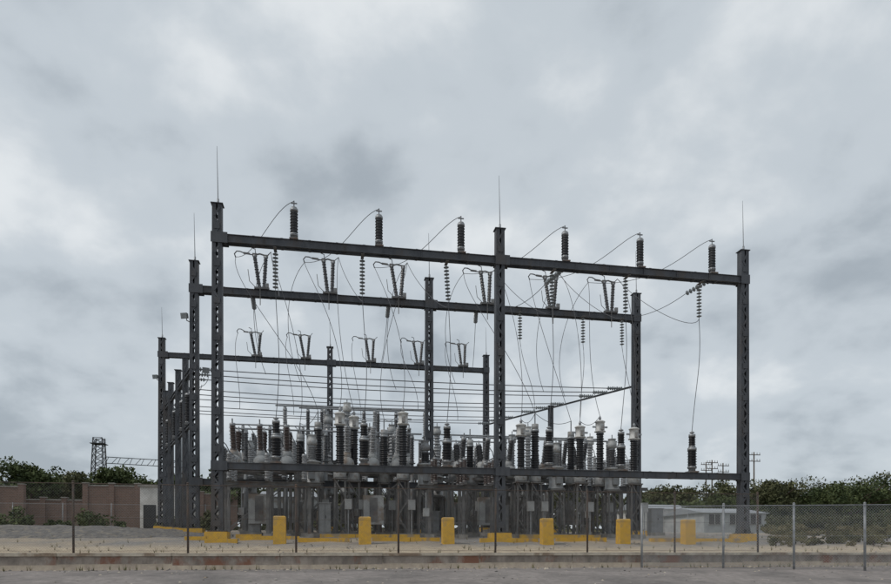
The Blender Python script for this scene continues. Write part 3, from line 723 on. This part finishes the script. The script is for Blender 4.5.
def upole(px,v,pytop,arms=2):
    u=sv(px,v);z0=gz(v);zt=lev(px,pytop,v);b=MB();b.cyl((u,v,z0-.3),(u,v,zt),.16,8,M_WOOD,.1)
    for k in range(arms):
        z=zt-.5-k*1.1;b.bar((u-1.1,v-.12,z),(u+1.1,v-.12,z),.1,.12,M_WOOD)
        for e in(-1,-.5,.5,1): b.insul((u+e,v-.12,z+.06),(u+e,v-.12,z+.36),.04,.08,3,M_PORC,8)
    b.finish('utility_pole')
upole(754,100,452,2); upole(723,105,463,2); upole(712,108,460,3); upole(706,112,462,2)
def ltower(px,v,pytop):
    u=sv(px,v);z0=gz(v);zt=lev(px,pytop,v);b=MB();n=14;w0,w1=2.2,1.2
    for i in(-1,1):
        for j in(-1,1): b.bar((u+i*w0/2,v+j*w0/2,z0),(u+i*w1/2,v+j*w1/2,zt),.12,.12,M_STEEL,up=(0,1,0))
    for k in range(n):
        za=z0+(zt-z0)*k/n;zb=z0+(zt-z0)*(k+1)/n;wa=w0+(w1-w0)*k/n;wb=w0+(w1-w0)*(k+1)/n
        for s in(-1,1):
          for j in(-1,1):
            b.bar((u-s*wa/2,v+j*wa/2,za),(u+s*wb/2,v+j*wb/2,zb),.06,.06,M_STEEL); 
            b.bar((u+j*wa/2,v-s*wa/2,za),(u+j*wb/2,v+s*wb/2,zb),.06,.06,M_STEEL)
        for j in(-1,1): b.bar((u-wb/2,v+j*wb/2,zb),(u+wb/2,v+j*wb/2,zb),.06,.06,M_STEEL)
    b.box((u,v,zt-.9),1.9,1.9,.08,M_STEEL)
    for k in range(14):
        x0=u+.9+k*.8;x1=x0+.8;zt2=zt-2.7
        b.bar((x0,v,zt2-k*.03),(x1,v,zt2-.03-k*.03),.1,.1,M_STEEL); b.bar((x0,v,zt2-.9-k*.03),(x1,v,zt2-.93-k*.03),.1,.1,M_STEEL)
        b.bar((x0,v,zt2-.9-k*.03),(x1 if k%2 else x0+.4,v,zt2-k*.03),.06,.06,M_STEEL)
    b.bar((u+12,v,z0),(u+12,v,zt-3.1),.3,.3,M_STEEL,up=(0,1,0))
    b.finish('lattice_tower')
ltower(99,100,438)

# ---------------------------------------------------------------- sky
SE,SR=math.radians(48),math.radians(-55)
w=bpy.data.worlds.new('World'); bpy.context.scene.world=w; w.use_nodes=True; nt=w.node_tree; L=nt.links.new
for n in list(nt.nodes): nt.nodes.remove(n)
out=nt.nodes.new('ShaderNodeOutputWorld')
sky=nt.nodes.new('ShaderNodeTexSky'); sky.sky_type='NISHITA'; sky.sun_disc=False
bg1=nt.nodes.new('ShaderNodeBackground'); bg1.inputs['Strength'].default_value=0.09; L(sky.outputs[0],bg1.inputs['Color'])
tc=nt.nodes.new('ShaderNodeTexCoord'); sx=nt.nodes.new('ShaderNodeSeparateXYZ'); L(tc.outputs['Generated'],sx.inputs[0])
def M(op,a,b=None,c=None):
    n=nt.nodes.new('ShaderNodeMath'); n.operation=op
    for i,x in enumerate((a,b,c)):
        if x is None: continue
        if isinstance(x,(int,float)): n.inputs[i].default_value=x
        else: L(x,n.inputs[i])
    return n.outputs[0]
zz=M('ADD',M('MAXIMUM',sx.outputs['Z'],0.0),0.45)
cx=M('DIVIDE',sx.outputs['X'],zz); cy=M('DIVIDE',sx.outputs['Y'],zz)
cm=nt.nodes.new('ShaderNodeCombineXYZ'); L(cx,cm.inputs[0]); L(cy,cm.inputs[1]); cm.inputs[2].default_value=5.3
def N(sc,det,ro,dist_=0.0):
    n=nt.nodes.new('ShaderNodeTexNoise'); n.inputs['Scale'].default_value=sc; n.inputs['Detail'].default_value=det; n.inputs['Roughness'].default_value=ro; n.inputs['Distortion'].default_value=dist_
    L(cm.outputs[0],n.inputs['Vector']); return n.outputs['Fac']
f=M('ADD',M('MULTIPLY',N(1.7,3,0.5,0.2),0.5),M('MULTIPLY',N(5.2,9,0.5,0.12),0.5))
r=nt.nodes.new('ShaderNodeValToRGB'); e=r.color_ramp.elements; r.color_ramp.interpolation='EASE'
e[0].position=0.37; e[0].color=(0.39,0.44,0.485,1); e[1].position=0.63; e[1].color=(0.81,0.845,0.865,1)
x=e.new(0.5); x.color=(0.58,0.635,0.68,1)
L(f,r.inputs['Fac'])
bg2=nt.nodes.new('ShaderNodeBackground'); bg2.inputs['Strength'].default_value=1.0; L(r.outputs['Color'],bg2.inputs['Color'])
mx=nt.nodes.new('ShaderNodeMixShader'); mx.inputs[0].default_value=0.92; L(bg1.outputs[0],mx.inputs[1]); L(bg2.outputs[0],mx.inputs[2]); L(mx.outputs[0],out.inputs['Surface'])

sl=bpy.data.lights.new('sun','SUN'); sl.energy=1.5; sl.angle=math.radians(12); sl.color=(1,0.95,0.88)
so=bpy.data.objects.new('sun',sl); bpy.context.scene.collection.objects.link(so)
d=Vector((math.sin(SR)*math.cos(SE),math.cos(SR)*math.cos(SE),math.sin(SE)))
d=Vector((d.x,-abs(d.y)*0.6,d.z)).normalized()
so.rotation_euler=d.to_track_quat('Z','Y').to_euler(); so.location=(0,0,40)
sky.sun_elevation=math.asin(d.z); sky.sun_rotation=math.atan2(d.x,d.y)

# ---------------------------------------------------------------- camera
cam=bpy.data.cameras.new('camera'); co=bpy.data.objects.new('camera',cam); bpy.context.scene.collection.objects.link(co)
cam.sensor_width=36; cam.lens=643/891*36; cam.shift_y=256/891; cam.clip_end=6000; cam.clip_start=0.1
co.location=(0,0,CZ); co.rotation_euler=(math.radians(90),0,0)
sc=bpy.context.scene; sc.camera=co
sc.view_settings.view_transform='Standard'; sc.view_settings.look='None'; sc.view_settings.exposure=0
